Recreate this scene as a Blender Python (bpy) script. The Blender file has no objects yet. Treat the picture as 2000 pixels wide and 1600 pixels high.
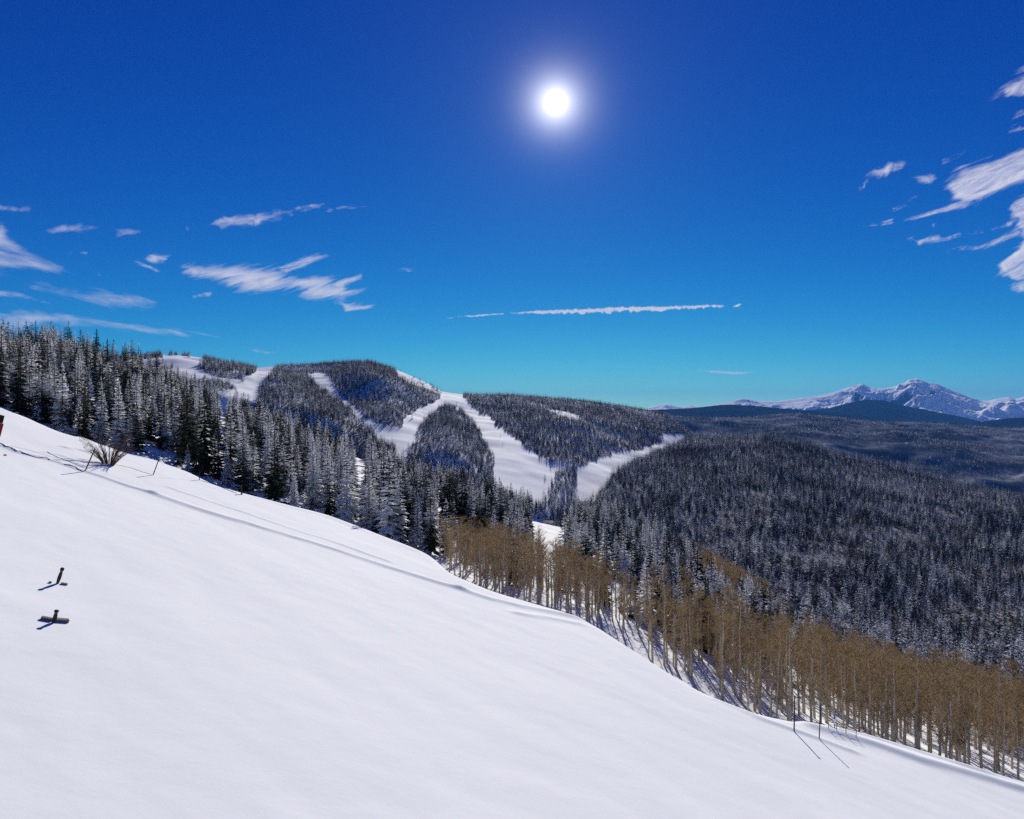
import bpy, math, random
import numpy as np
from mathutils import Vector, Matrix

random.seed(7)
RNG = np.random.default_rng(7)
SC = bpy.context.scene
COL = SC.collection
R = math.radians

# ------------------------------------------------------------------ camera
F = 1570.0                                    # focal length in pixels of the 2000 x 1600 photograph
PITCH = math.atan(20.0 / F)
cam_d = bpy.data.cameras.new("camera")
cam = bpy.data.objects.new("camera", cam_d)
COL.objects.link(cam)
cam_d.sensor_fit = 'HORIZONTAL'
cam_d.sensor_width = 36.0
cam_d.lens = 36.0 * F / 2000.0
cam_d.clip_start = 0.5
cam_d.clip_end = 200000.0
cam.location = (0, 0, 0)
cam.rotation_euler = (math.pi / 2 + PITCH, 0, 0)
SC.camera = cam

CP, SP = math.cos(PITCH), math.sin(PITCH)


def ray(px, py):
    """pixel -> (u, v): x/y and z/y of the view ray"""
    X = (np.asarray(px, float) - 1000.0) / F
    Y = (800.0 - np.asarray(py, float)) / F
    dy = CP - Y * SP
    return X / dy, (SP + Y * CP) / dy


def project(x, y, z):
    dep = y * CP + z * SP
    dep = np.where(dep < 0.1, 0.1, dep)
    return 1000.0 + F * x / dep, 800.0 - F * (-y * SP + z * CP) / dep


# ------------------------------------------------------------------ sky and sun
su, sv = ray(1085, 200)
SUN = Vector((float(su), 1.0, float(sv))).normalized()
SUN_EL = math.asin(SUN.z)
SUN_AZ = math.atan2(SUN.x, SUN.y)             # clockwise from +Y

world = bpy.data.worlds.new("World")
SC.world = world
world.use_nodes = True
wn, wl = world.node_tree.nodes, world.node_tree.links
wn.clear()


def N(nodes, kind, **kw):
    n = nodes.new(kind)
    for k, v in kw.items():
        setattr(n, k, v)
    return n


def math_node(nodes, links, op, a, b=None, c=None, clamp=False):
    n = nodes.new('ShaderNodeMath')
    n.operation = op
    n.use_clamp = clamp
    for i, s in enumerate((a, b, c)):
        if s is None:
            continue
        if isinstance(s, (int, float)):
            n.inputs[i].default_value = s
        else:
            links.new(s, n.inputs[i])
    return n.outputs[0]


sky = N(wn, 'ShaderNodeTexSky', sky_type='NISHITA')
sky.sun_disc = False
sky.sun_elevation = SUN_EL
sky.sun_rotation = SUN_AZ
sky.altitude = 3400.0
sky.air_density = 1.0
sky.dust_density = 0.15
sky.ozone_density = 4.0
# the deep, polarised blue of thin mountain air: each channel on its own response
sep = N(wn, 'ShaderNodeSeparateColor')
comb = N(wn, 'ShaderNodeCombineColor')
wl.new(sky.outputs[0], sep.inputs[0])
# response = floor + linear * level + gain * level ^ exponent / (1 + shoulder * level ^ exponent)
SKY_RESPONSE = ((0.0, 0.004, 2.1, 4.0, 2.4), (0.01, 0.09, 0.78, 2.2, 0.0), (0.0, 0.0, 0.62, 0.84, 0.0))
for i, (floor, lin, g, e, sh) in enumerate(SKY_RESPONSE):
    lv = math_node(wn, wl, 'MULTIPLY', sep.outputs[i], 0.1)
    p = math_node(wn, wl, 'POWER', lv, e)
    if sh:
        p = math_node(wn, wl, 'DIVIDE', p, math_node(wn, wl, 'MULTIPLY_ADD', p, sh, 1.0))
    p = math_node(wn, wl, 'MULTIPLY_ADD', p, g * 10.0 / 1.22, floor)
    wl.new(math_node(wn, wl, 'MULTIPLY_ADD', lv, lin * 10.0 / 1.22, p), comb.inputs[i])
# the sun itself with the bright aureole round it
geo = N(wn, 'ShaderNodeTexCoord')
dot = N(wn, 'ShaderNodeVectorMath', operation='DOT_PRODUCT')
wl.new(geo.outputs['Generated'], dot.inputs[0])
dot.inputs[1].default_value = SUN
ang = math_node(wn, wl, 'ARCCOSINE', math_node(wn, wl, 'MINIMUM', dot.outputs['Value'], 0.9999999))
core = N(wn, 'ShaderNodeMapRange', interpolation_type='SMOOTHSTEP')
core.inputs['From Min'].default_value = R(0.8)
core.inputs['From Max'].default_value = R(0.25)
wl.new(ang, core.inputs['Value'])
aur = math_node(wn, wl, 'EXPONENT', math_node(wn, wl, 'MULTIPLY', ang, -1.0 / R(0.85)))
aur2 = math_node(wn, wl, 'EXPONENT', math_node(wn, wl, 'MULTIPLY', ang, -1.0 / R(5.0)))
sun_l = math_node(wn, wl, 'ADD', math_node(wn, wl, 'MULTIPLY', core.outputs[0], 22.0),
                  math_node(wn, wl, 'ADD', math_node(wn, wl, 'MULTIPLY', aur, 20.0), math_node(wn, wl, 'MULTIPLY', aur2, 0.45)))
glow = N(wn, 'ShaderNodeVectorMath', operation='SCALE')
glow.inputs[0].default_value = (1.0, 0.98, 0.97)
wl.new(sun_l, glow.inputs['Scale'])
tot = N(wn, 'ShaderNodeVectorMath', operation='ADD')
wl.new(comb.outputs[0], tot.inputs[0])
wl.new(glow.outputs[0], tot.inputs[1])
bg = N(wn, 'ShaderNodeBackground')
bg.inputs['Strength'].default_value = 0.10
wl.new(tot.outputs[0], bg.inputs['Color'])
world.cycles.sampling_method = 'MANUAL'
world.cycles.sample_map_resolution = 2048
wo = N(wn, 'ShaderNodeOutputWorld')
wl.new(bg.outputs[0], wo.inputs['Surface'])

sun_d = bpy.data.lights.new("sun", 'SUN')
sun_d.energy = 5.0
sun_d.angle = R(0.53)
sun_d.color = (1.0, 0.96, 0.87)
sun_o = bpy.data.objects.new("sun", sun_d)
sun_o.rotation_euler = SUN.to_track_quat('Z', 'Y').to_euler()
sun_o.location = (0, 0, 300)
COL.objects.link(sun_o)

SC.view_settings.view_transform = 'Standard'
SC.view_settings.look = 'None'
SC.view_settings.gamma = 1.0
SC.view_settings.exposure = 0.40
SC.cycles.max_bounces = 6
SC.cycles.diffuse_bounces = 4
SC.cycles.transparent_max_bounces = 24
SC.cycles.sample_clamp_indirect = 4.0
SC.cycles.volume_bounces = 0
SC.cycles.use_denoising = False


# ------------------------------------------------------------------ numeric helpers
def hash2(ix, iy, seed):
    h = (ix.astype(np.int64) * 374761393 + iy.astype(np.int64) * 668265263 + seed * 1274126177) & 0xFFFFFFFF
    h = ((h ^ (h >> 13)) * 1274126177) & 0xFFFFFFFF
    h = h ^ (h >> 16)
    return (h & 0xFFFFFF) / float(0x1000000)


def vnoise(x, y, seed=0):
    x = np.asarray(x, float); y = np.asarray(y, float)
    ix = np.floor(x); iy = np.floor(y)
    fx = x - ix; fy = y - iy
    fx = fx * fx * fx * (fx * (fx * 6 - 15) + 10); fy = fy * fy * fy * (fy * (fy * 6 - 15) + 10)
    a = hash2(ix, iy, seed); b = hash2(ix + 1, iy, seed)
    c = hash2(ix, iy + 1, seed); d = hash2(ix + 1, iy + 1, seed)
    return (a + (b - a) * fx) * (1 - fy) + (c + (d - c) * fx) * fy


def fbm(x, y, octaves=4, seed=0, gain=0.5):
    s = 0.0; a = 1.0; t = 0.0
    for o in range(octaves):
        s = s + a * (vnoise(x * 2 ** o, y * 2 ** o, seed + o * 17) - 0.5) * 2
        t += a; a *= gain
    return s / t


def ridged(x, y, octaves=5, seed=0, gain=0.5):
    s = 0.0; a = 1.0; t = 0.0
    for o in range(octaves):
        s = s + a * (1 - np.abs(vnoise(x * 2 ** o, y * 2 ** o, seed + o * 31) * 2 - 1))
        t += a; a *= gain
    return s / t


def smooth(e0, e1, x):
    t = np.clip((x - e0) / (e1 - e0), 0, 1)
    return t * t * (3 - 2 * t)


def inside(px, py, poly):
    px = np.asarray(px); r = np.zeros(px.shape, bool)
    n = len(poly)
    for i in range(n):
        x0, y0 = poly[i]; x1, y1 = poly[(i + 1) % n]
        c = ((y0 > py) != (y1 > py))
        with np.errstate(divide='ignore', invalid='ignore'):
            r ^= c & (px < (x1 - x0) * (py - y0) / ((y1 - y0) or 1e-9) + x0)
    return r


def dist_line(x, y, pts, closed=False):
    d = np.full(np.shape(x), 1e18)
    n = len(pts)
    for i in range(n if closed else n - 1):
        ax, ay = pts[i]; bx, by = pts[(i + 1) % n]
        dx, dy = bx - ax, by - ay
        t = np.clip(((x - ax) * dx + (y - ay) * dy) / (dx * dx + dy * dy + 1e-12), 0, 1)
        d = np.minimum(d, (x - ax - t * dx) ** 2 + (y - ay - t * dy) ** 2)
    return np.sqrt(d)


def curve(nodes):
    xs = np.array([p[0] for p in nodes], float); ys = np.array([p[1] for p in nodes], float)

    def f(x):
        x = np.asarray(x, float)
        # interpolation averaged over a small window, so that kinks are rounded
        return sum(np.interp(x + o, xs, ys) for o in (-16, -8, 0, 8, 16)) / 5.0
    return f


def curve_sharp(nodes):
    xs = np.array([p[0] for p in nodes], float); ys = np.array([p[1] for p in nodes], float)
    return lambda x: np.interp(np.asarray(x, float), xs, ys)


# ------------------------------------------------------------------ object helpers
def link(o, parent=None):
    COL.objects.link(o)
    if parent is not None:
        o.parent = parent
    return o


def mesh_obj(name, verts, faces, mat, parent=None, smooth_shade=False):
    me = bpy.data.meshes.new(name)
    if isinstance(verts, np.ndarray) and isinstance(faces, np.ndarray):
        me.vertices.add(len(verts))
        me.vertices.foreach_set('co', np.ascontiguousarray(verts, np.float32).ravel())
        k = faces.shape[1]
        me.loops.add(faces.size)
        me.loops.foreach_set('vertex_index', np.ascontiguousarray(faces, np.int32).ravel())
        me.polygons.add(len(faces))
        me.polygons.foreach_set('loop_start', np.arange(0, faces.size, k, dtype=np.int32))
        me.update(calc_edges=True)
        me.validate()
    else:
        me.from_pydata(verts, [], faces)
    if smooth_shade:
        me.polygons.foreach_set('use_smooth', np.ones(len(me.polygons), bool))
    me.materials.append(mat)
    return link(bpy.data.objects.new(name, me), parent)


def tag(o, label=None, cat=None, group=None, kind=None):
    if label: o['label'] = label
    if cat: o['category'] = cat
    if group: o['group'] = group
    if kind: o['kind'] = kind
    return o


def empty(name, loc, rz=0.0):
    o = bpy.data.objects.new(name, None)
    o.empty_display_size = 0.2
    o.location = loc
    o.rotation_euler = (0, 0, rz)
    return link(o)


def grid_faces(nr, nc, keep=None):
    i = np.arange(nr - 1)[:, None] * nc + np.arange(nc - 1)[None, :]
    f = np.stack([i, i + 1, i + nc + 1, i + nc], -1).reshape(-1, 4)
    if keep is not None:
        f = f[keep.reshape(-1)]
    return f


class MB:
    """collects tubes, boxes and blades into one mesh"""
    def __init__(self):
        self.v = []; self.f = []

    def tube(self, pts, radii, n=6, cap=True):
        base = len(self.v)
        pts = [Vector(p) for p in pts]
        for i, p in enumerate(pts):
            t = (pts[min(i + 1, len(pts) - 1)] - pts[max(i - 1, 0)]).normalized()
            a = t.orthogonal().normalized() if abs(t.z) < 0.95 else Vector((1, 0, 0)).cross(t).normalized()
            b = t.cross(a)
            for k in range(n):
                an = 2 * math.pi * k / n
                self.v.append(tuple(p + (a * math.cos(an) + b * math.sin(an)) * radii[i]))
        for i in range(len(pts) - 1):
            for k in range(n):
                k2 = (k + 1) % n
                self.f.append((base + i * n + k, base + i * n + k2, base + (i + 1) * n + k2, base + (i + 1) * n + k))
        if cap:
            self.f.append(tuple(base + k for k in reversed(range(n))))
            self.f.append(tuple(base + (len(pts) - 1) * n + k for k in range(n)))
        return self

    def tri(self, a, b, c):
        i = len(self.v)
        self.v += [tuple(a), tuple(b), tuple(c)]
        self.f.append((i, i + 1, i + 2))

    def quad(self, a, b, c, d):
        i = len(self.v)
        self.v += [tuple(a), tuple(b), tuple(c), tuple(d)]
        self.f.append((i, i + 1, i + 2, i + 3))

    def box(self, c, sx, sy, sz, M=None):
        i = len(self.v)
        for dx in (-1, 1):
            for dy in (-1, 1):
                for dz in (-1, 1):
                    p = Vector((dx * sx / 2, dy * sy / 2, dz * sz / 2))
                    if M is not None: p = M @ p
                    self.v.append(tuple(Vector(c) + p))
        for q in ((0, 1, 3, 2), (4, 6, 7, 5), (0, 4, 5, 1), (2, 3, 7, 6), (0, 2, 6, 4), (1, 5, 7, 3)):
            self.f.append(tuple(i + k for k in q))
        return self

    def mesh(self, name, mat):
        me = bpy.data.meshes.new(name)
        me.from_pydata(self.v, [], self.f)
        me.materials.append(mat)
        return me

    def build(self, name, mat, parent=None):
        return link(bpy.data.objects.new(name, self.mesh(name, mat)), parent)


# ------------------------------------------------------------------ materials
def material(name):
    m = bpy.data.materials.new(name)
    m.use_nodes = True
    nt = m.node_tree
    b = nt.nodes['Principled BSDF']
    b.inputs['Specular IOR Level'].default_value = 0.0
    return m, nt.nodes, nt.links, b


def ramp(nodes, links, fac, stops):
    r = nodes.new('ShaderNodeValToRGB')
    els = r.color_ramp.elements
    while len(els) < len(stops): els.new(0.5)
    for e, (p, c) in zip(els, stops):
        e.position = p; e.color = (*c, 1)
    links.new(fac, r.inputs[0])
    return r.outputs[0]


def noise_tex(nodes, links, scale, detail=4, rough=0.5, vec=None, coord='Object'):
    t = nodes.new('ShaderNodeTexNoise')
    t.inputs['Scale'].default_value = scale
    t.inputs['Detail'].default_value = detail
    t.inputs['Roughness'].default_value = rough
    if vec is None:
        tc = nodes.new('ShaderNodeTexCoord'); vec = tc.outputs[coord]
    links.new(vec, t.inputs['Vector'])
    return t.outputs['Fac']


def snow_material(name, tint=(0.875, 0.885, 0.88), bump=0.05, scale=0.8):
    m, n, l, b = material(name)
    f = noise_tex(n, l, 0.06, 3)
    c = ramp(n, l, f, [(0.3, tuple(x * 0.975 for x in tint)), (0.7, tint)])
    l.new(c, b.inputs['Base Color'])
    b.inputs['Roughness'].default_value = 0.9
    b.inputs['Specular IOR Level'].default_value = 0.04
    h1 = noise_tex(n, l, scale, 6, 0.6)
    h2 = noise_tex(n, l, 14.0, 3, 0.6)
    h = math_node(n, l, 'ADD', h1, math_node(n, l, 'MULTIPLY', h2, 0.05))
    bp = n.new('ShaderNodeBump')
    bp.inputs['Strength'].default_value = bump
    bp.inputs['Distance'].default_value = 0.5
    l.new(h, bp.inputs['Height'])
    l.new(bp.outputs[0], b.inputs['Normal'])
    return m


def plain_material(name, c0, c1, scale=3.0, rough=0.85, bump=0.0, detail=4, through=0.0):
    m, n, l, b = material(name)
    f = noise_tex(n, l, scale, detail)
    l.new(ramp(n, l, f, [(0.3, c0), (0.7, c1)]), b.inputs['Base Color'])
    b.inputs['Roughness'].default_value = rough
    if through:
        thin(n, l, b, b.inputs['Base Color'].links[0].from_socket, through)
    if bump:
        bp = n.new('ShaderNodeBump'); bp.inputs['Strength'].default_value = bump
        bp.inputs['Distance'].default_value = 0.02
        l.new(f, bp.inputs['Height']); l.new(bp.outputs[0], b.inputs['Normal'])
    return m


def thin(n, l, b, color, share):
    """needles and twigs are thin and round: part of the light that meets them from behind comes through or round them"""
    tl = n.new('ShaderNodeBsdfTranslucent'); l.new(color, tl.inputs['Color'])
    mx = n.new('ShaderNodeMixShader'); mx.inputs[0].default_value = share
    l.new(b.outputs[0], mx.inputs[1]); l.new(tl.outputs[0], mx.inputs[2])
    l.new(mx.outputs[0], n['Material Output'].inputs['Surface'])


def needle_material(name, green0, green1, snow=(0.80, 0.82, 0.86), lo=0.50, hi=0.64, scale=2.2, spread=0.30, patch=0.03, brown=(0.12, 0.085, 0.055)):
    """spruce needles carrying patches of snow; how much differs from tree to tree"""
    m, n, l, b = material(name)
    oi = n.new('ShaderNodeObjectInfo')
    tc = n.new('ShaderNodeTexCoord')
    off = n.new('ShaderNodeVectorMath'); off.operation = 'ADD'
    sc = n.new('ShaderNodeVectorMath'); sc.operation = 'SCALE'
    sc.inputs[0].default_value = (37.0, 61.0, 19.0)
    l.new(oi.outputs['Random'], sc.inputs['Scale'])
    l.new(tc.outputs['Object'], off.inputs[0]); l.new(sc.outputs[0], off.inputs[1])
    f = noise_tex(n, l, scale, 4, 0.65, off.outputs[0])
    r2 = math_node(n, l, 'MULTIPLY', math_node(n, l, 'SUBTRACT', oi.outputs['Random'], 0.5), spread)
    fs = math_node(n, l, 'ADD', f, r2)
    mr = n.new('ShaderNodeMapRange'); mr.interpolation_type = 'SMOOTHSTEP'
    mr.inputs['From Min'].default_value = lo; mr.inputs['From Max'].default_value = hi
    l.new(fs, mr.inputs['Value'])
    stand = noise_tex(n, l, patch, 3, 0.5, oi.outputs['Location'])
    fs = math_node(n, l, 'ADD', fs, math_node(n, l, 'MULTIPLY', math_node(n, l, 'SUBTRACT', stand, 0.5), 0.5))
    l.new(fs, mr.inputs['Value'])
    hue = math_node(n, l, 'FRACT', math_node(n, l, 'MULTIPLY', oi.outputs['Random'], 7.13))
    g = ramp(n, l, hue, [(0.0, green0), (1.0, green1)])
    bs = n.new('ShaderNodeMapRange'); bs.inputs['From Min'].default_value = 0.56; bs.inputs['From Max'].default_value = 0.68
    l.new(noise_tex(n, l, patch * 0.6, 4, 0.6, oi.outputs['Location']), bs.inputs['Value'])
    bm_ = n.new('ShaderNodeMix'); bm_.data_type = 'RGBA'
    l.new(bs.outputs[0], bm_.inputs[0]); l.new(g, bm_.inputs[6]); bm_.inputs[7].default_value = (*brown, 1)
    g = bm_.outputs[2]
    mx = n.new('ShaderNodeMix'); mx.data_type = 'RGBA'
    l.new(mr.outputs[0], mx.inputs[0]); l.new(g, mx.inputs[6]); mx.inputs[7].default_value = (*snow, 1)
    l.new(mx.outputs[2], b.inputs['Base Color'])
    thin(n, l, b, mx.outputs[2], 0.28)
    b.inputs['Roughness'].default_value = 0.8
    return m


M_SNOW = snow_material("piste_snow", bump=0.035)
M_SNOW_FAR = snow_material("mountain_snow", tint=(0.85, 0.86, 0.88), bump=0.3, scale=0.05)
M_NEEDLE = needle_material("frosted_needles", (0.030, 0.050, 0.030), (0.072, 0.078, 0.046), snow=(0.80, 0.80, 0.79), lo=0.435, hi=0.575, spread=0.42, patch=0.05, brown=(0.095, 0.080, 0.050))
M_NEEDLE_FAR = needle_material("far_needles", (0.022, 0.030, 0.030), (0.060, 0.050, 0.040), snow=(0.74, 0.75, 0.77), lo=0.50, hi=0.70, scale=1.6, spread=0.46, patch=0.006)
M_BARK = plain_material("spruce_bark", (0.05, 0.038, 0.03), (0.10, 0.08, 0.065), 6.0)
M_ASPEN = plain_material("aspen_bark", (0.44, 0.37, 0.25), (0.72, 0.65, 0.52), 5.0, through=0.2)
M_TWIG = plain_material("aspen_twigs", (0.28, 0.195, 0.10), (0.46, 0.345, 0.20), 1.6, through=0.28)
M_BUSH = plain_material("willow_stems", (0.10, 0.055, 0.035), (0.20, 0.12, 0.07), 4.0)
M_POST = plain_material("weathered_post", (0.035, 0.032, 0.030), (0.09, 0.08, 0.07), 9.0, bump=0.4)
M_BOARD = plain_material("grey_board", (0.16, 0.145, 0.14), (0.30, 0.27, 0.25), 8.0, bump=0.4)
M_ORANGE = plain_material("rust_band", (0.25, 0.11, 0.03), (0.38, 0.18, 0.06), 9.0)
M_ROPE = plain_material("dark_rope", (0.04, 0.035, 0.035), (0.10, 0.09, 0.09), 12.0)
M_RED = plain_material("red_panel", (0.34, 0.02, 0.03), (0.46, 0.04, 0.05), 3.0, rough=0.5)
M_BLACK = plain_material("dark_panel", (0.02, 0.018, 0.016), (0.05, 0.035, 0.02), 3.0, rough=0.6)
M_WHITE = plain_material("white_paint", (0.7, 0.7, 0.72), (0.8, 0.8, 0.82), 4.0, rough=0.6)
M_BLUE = plain_material("blue_paint", (0.03, 0.12, 0.45), (0.05, 0.18, 0.55), 4.0, rough=0.5)

# ------------------------------------------------------------------ near terrain: the piste and the spur beyond its brow
H0, GA, GB = 12.0, -0.30, -0.05               # height above the snow, fall to the side, fall away


def plane(x, y):
    return -H0 + GA * x + GB * y


BROW = curve([(-400, 640), (-40, 778), (0, 795), (55, 815), (110, 838), (160, 852), (235, 880), (300, 892), (370, 918), (420, 945),
              (480, 962), (560, 985), (640, 1006), (720, 1036), (790, 1064), (840, 1085), (880, 1118), (960, 1150), (1050, 1176),
              (1110, 1192), (1180, 1228), (1250, 1276), (1310, 1312), (1370, 1350), (1440, 1378), (1500, 1394), (1560, 1406),
              (1620, 1417), (1700, 1438), (1800, 1470), (1900, 1500), (2000, 1529), (2400, 1650)])
CREST = curve([(-400, 560), (0, 640), (80, 634), (200, 664), (300, 694), (320, 712), (400, 745), (470, 772), (560, 800), (640, 826),
               (690, 842), (740, 862), (790, 893), (830, 905), (870, 908), (920, 918), (960, 940), (1020, 966), (1100, 985),
               (1180, 978), (1250, 1006), (1330, 1046), (1420, 1092), (1530, 1150), (1580, 1190), (1640, 1225), (1700, 1240),
               (1800, 1262), (1900, 1284), (2000, 1310), (2400, 1400)])
CREST_D = curve([(-400, 240), (0, 235), (300, 245), (500, 270), (800, 300), (1000, 300), (1150, 290), (1300, 255), (1450, 215),
                 (1560, 170), (1640, 130), (1700, 118), (2000, 112), (2400, 110)])
GAP = curve([(-400, 17), (800, 18), (1000, 16), (1250, 15), (1600, 14), (2400, 14)])
TREE_H = 9.0
_px_axis = np.arange(-400, 2401, 4.0)
_u_axis, _ = ray(_px_axis, 1000.0)
_ub, _vb = ray(_px_axis, BROW(_px_axis))
_uc, _vc = ray(_px_axis, CREST(_px_axis))
_yb = H0 / np.maximum(GA * _ub + GB - _vb, 0.05)
_yc = CREST_D(_px_axis)
_vc = _vc - TREE_H / _yc
_ya = _yb + GAP(_px_axis)


def near_profile(u, y):
    """how far the ground stands above the plane (negative: below), at direction u and distance y"""
    u = np.clip(u, _u_axis[0], _u_axis[-1])
    yb = np.interp(u, _u_axis, _yb); vb = np.interp(u, _u_axis, _vb)
    ya = np.interp(u, _u_axis, _ya); yc = np.interp(u, _u_axis, _yc); vc = np.interp(u, _u_axis, _vc)
    ys = np.maximum(y, 1.0)
    v_pl = -H0 / ys + GA * u + GB
    # behind the brow the ground keeps just under the line of sight, then climbs or falls to the crest of the spur
    v_gap = vb - 0.25 / ys - 0.02 * smooth(0, 1, (ys - yb) / np.maximum(ya - yb, 1)) * 0.3
    k = (1 / ya - 1 / ys) / (1 / ya - 1 / yc)
    v_up = (vb - 0.006) + (vc - vb + 0.006) * k
    v = np.where(ys < ya, v_gap, v_up)
    z_rise = v * ys
    over = np.maximum(ys - yc, 0)
    z_c = vc * yc + (vc - 0.02) * over - 0.0026 * over ** 2
    z = np.where(ys > yc, np.maximum(z_c, -420.0), z_rise)
    w = smooth(-2.5, 1.5, ys - yb)
    return (z - v_pl * ys) * w, yb, ya, yc


def hit_plane(px, py):
    u, v = ray(px, py)
    y = H0 / (GA * u + GB - v)
    return np.stack([u * y, y], -1)


def line_on_snow(pts):
    return [tuple(p) for p in hit_plane(np.array([p[0] for p in pts]), np.array([p[1] for p in pts]))]


# low banks of pushed snow along the old track, the rope line and the road below: (line, height, half width, step)
BANKS = [
    ([(-60, 850), (0, 868), (40, 885), (100, 900), (165, 922), (230, 942), (300, 965)], 0.13, 0.40),
    ([(300, 965), (380, 992), (450, 1014), (520, 1036), (600, 1058), (700, 1090), (800, 1122), (900, 1152)], 0.15, 0.55),
    ([(900, 1152), (960, 1172), (1010, 1184), (1080, 1196), (1150, 1212), (1200, 1236)], 0.14, 0.6),
    ([(330, 952), (400, 976), (470, 1000), (540, 1024), (640, 1056), (760, 1098)], 0.08, 0.28),
    ([(130, 876), (150, 878), (185, 888), (215, 905)], 0.16, 0.45),
    ([(90, 884), (125, 890), (165, 910)], 0.09, 0.35),
    ([(25, 872), (60, 880), (95, 890)], 0.07, 0.3),
    ([(160, 838), (190, 846), (235, 866), (285, 884)], 0.30, 0.7),
    ([(1010, 1200), (1060, 1206), (1130, 1218)], 0.12, 0.5),
    ([(1330, 1322), (1400, 1366), (1480, 1402), (1540, 1424), (1600, 1444), (1660, 1466)], 0.14, 0.45),
    ([(1580, 1416), (1620, 1428), (1700, 1452), (1800, 1486), (1900, 1514), (2000, 1545), (2150, 1592)], 0.27, 0.75),
    ([(1600, 1408), (1660, 1424), (1720, 1442), (1800, 1468), (1900, 1500), (2000, 1528), (2150, 1576)], 0.20, 0.5),
]
BANK_LINES = [(line_on_snow(p), h, w) for p, h, w in BANKS]


def near_height(x, y):
    x = np.asarray(x, float); y = np.asarray(y, float)
    u = x / np.maximum(y, 1.0)
    dz, yb, ya, yc = near_profile(u, y)
    dz = np.where(y > 2.0, dz, 0.0)
    z = plane(x, y) + dz
    front = 1 - smooth(-3.0, 1.0, y - yb)
    z = z + 0.16 * fbm(x / 34, y / 34, 2, 3) * front + 0.05 * fbm(x / 5 + y / 9, y / 6, 3, 5) + 0.006 * fbm(x / 0.9, y / 0.9, 2, 6)
    z = z + 0.5 * fbm(x / 18, y / 18, 3, 9) * (1 - front)
    for pts, h, w in BANK_LINES:
        xs = [p[0] for p in pts]; ys_ = [p[1] for p in pts]
        m = (x > min(xs) - 4) & (x < max(xs) + 4) & (y > min(ys_) - 4) & (y < max(ys_) + 4)
        if not np.any(m): continue
        wob = 0.35 * fbm(x[m] / 3.0, y[m] / 3.0, 2, 21)
        d = dist_line(x[m], y[m] + wob, pts)
        amp = h * (0.75 + 0.5 * vnoise(x[m] / 6, y[m] / 6, 44))
        zz = np.zeros_like(x); zz[m] = amp * np.exp(-(d / w) ** 2)
        z = z + zz
    return z


def ground_at(px, py):
    """where the view ray through a pixel of the snow meets it"""
    u, v = ray(px, py)
    y = H0 / (GA * u + GB - v)
    for _ in range(12):
        z = float(near_height(np.array([u * y]), np.array([y]))[0])
        y = y + (z - v * y) / (v - (GA * u + GB)) * -1.0 * 0.9 if False else y + (z - v * y) / (v - GA * u - GB)
    return Vector((float(u * y), float(y), float(near_height(np.array([u * y]), np.array([y]))[0])))


ys = np.concatenate([np.linspace(-40, 20, 30)[:-1], np.linspace(20, 45, 70)[:-1], np.linspace(45, 125, 330)[:-1],
                     np.linspace(125, 330, 150)[:-1], np.linspace(330, 700, 60)])
ss = np.linspace(-1.0, 1.0, 720)
Yg, Sg = np.meshgrid(ys, ss, indexing='ij')
Xg = Sg * (Yg + 55.0)
Zg = near_height(Xg, Yg)
snow_slope = mesh_obj("snow_slope", np.stack([Xg, Yg, Zg], -1).reshape(-1, 3), grid_faces(len(ys), len(ss)), M_SNOW, smooth_shade=True)
tag(snow_slope, "smooth white groomed snow slope falling away to the lower side", "snow slope", kind='structure')


# ------------------------------------------------------------------ far terrain layers
class Layer:
    """a hillside described by its foot and its ridge in every direction"""
    def __init__(self, px0, px1, foot, ridge, d0, d1, tree, ease=1.0, back=0.3, rough=(0, 1, 0), dip=None, fine=0.0):
        self.px0, self.px1 = px0, px1
        ax = np.arange(px0, px1 + 1, 3.0)
        self.u, _ = ray(ax, 900.0)
        _, self.v0 = ray(ax, foot(ax)); _, self.v1 = ray(ax, ridge(ax))
        self.y0 = d0(ax); self.y1 = d1(ax)
        self.v1 = self.v1 - tree / self.y1
        self.ease, self.back, self.rough, self.dip, self.fine = ease, back, rough, dip, fine

    def params(self, x, y):
        u = np.clip(x / np.maximum(y, 1), self.u[0], self.u[-1])
        return [np.interp(u, self.u, a) for a in (self.v0, self.v1, self.y0, self.y1)]

    def height(self, x, y):
        v0, v1, y0, y1 = self.params(x, y)
        t = (y - y0) / (y1 - y0)
        tc = np.clip(t, 0, 1)
        z0, z1 = v0 * y0, v1 * y1
        z = z0 + (z1 - z0) * tc ** self.ease
        over = np.maximum(y - y1, 0); under = np.maximum(y0 - y, 0)
        z = z - over * self.back * smooth(0, 1, over / (0.06 * y1)) - under * 0.30
        amp, scale, seed = self.rough
        if amp:
            z = z + amp * fbm(x / scale, y / scale, 4, seed) * smooth(0, 0.25, tc) * (1 - 0.85 * smooth(0.8, 1.0, t))
        if self.fine:
            z = z + self.fine * fbm(x / 210, y / 210, 3, 77) * (1 - 0.85 * smooth(0.8, 1.0, t))
        if self.dip is not None:
            px, py = project(x, y, z)
            z = z + self.dip(px, py) * smooth(0, 0.1, tc) * (1 - smooth(0.55, 0.92, t))
        return z

    def grid(self, nu, nt, t0=-0.35, t1=1.25):
        u = np.linspace(self.u[0], self.u[-1], nu)[None, :]
        t = np.linspace(t0, t1, nt)[:, None]
        y0 = np.interp(u, self.u, self.y0); y1 = np.interp(u, self.u, self.y1)
        y = y0 + (y1 - y0) * t
        x = u * y
        return x, y, self.height(x, y)

    def build(self, name, mat, nu, nt, t0=-0.35, t1=1.25):
        x, y, z = self.grid(nu, nt, t0, t1)
        return mesh_obj(name, np.stack([x, y, z], -1).reshape(-1, 3), grid_faces(nt, nu), mat, smooth_shade=True)


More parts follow.
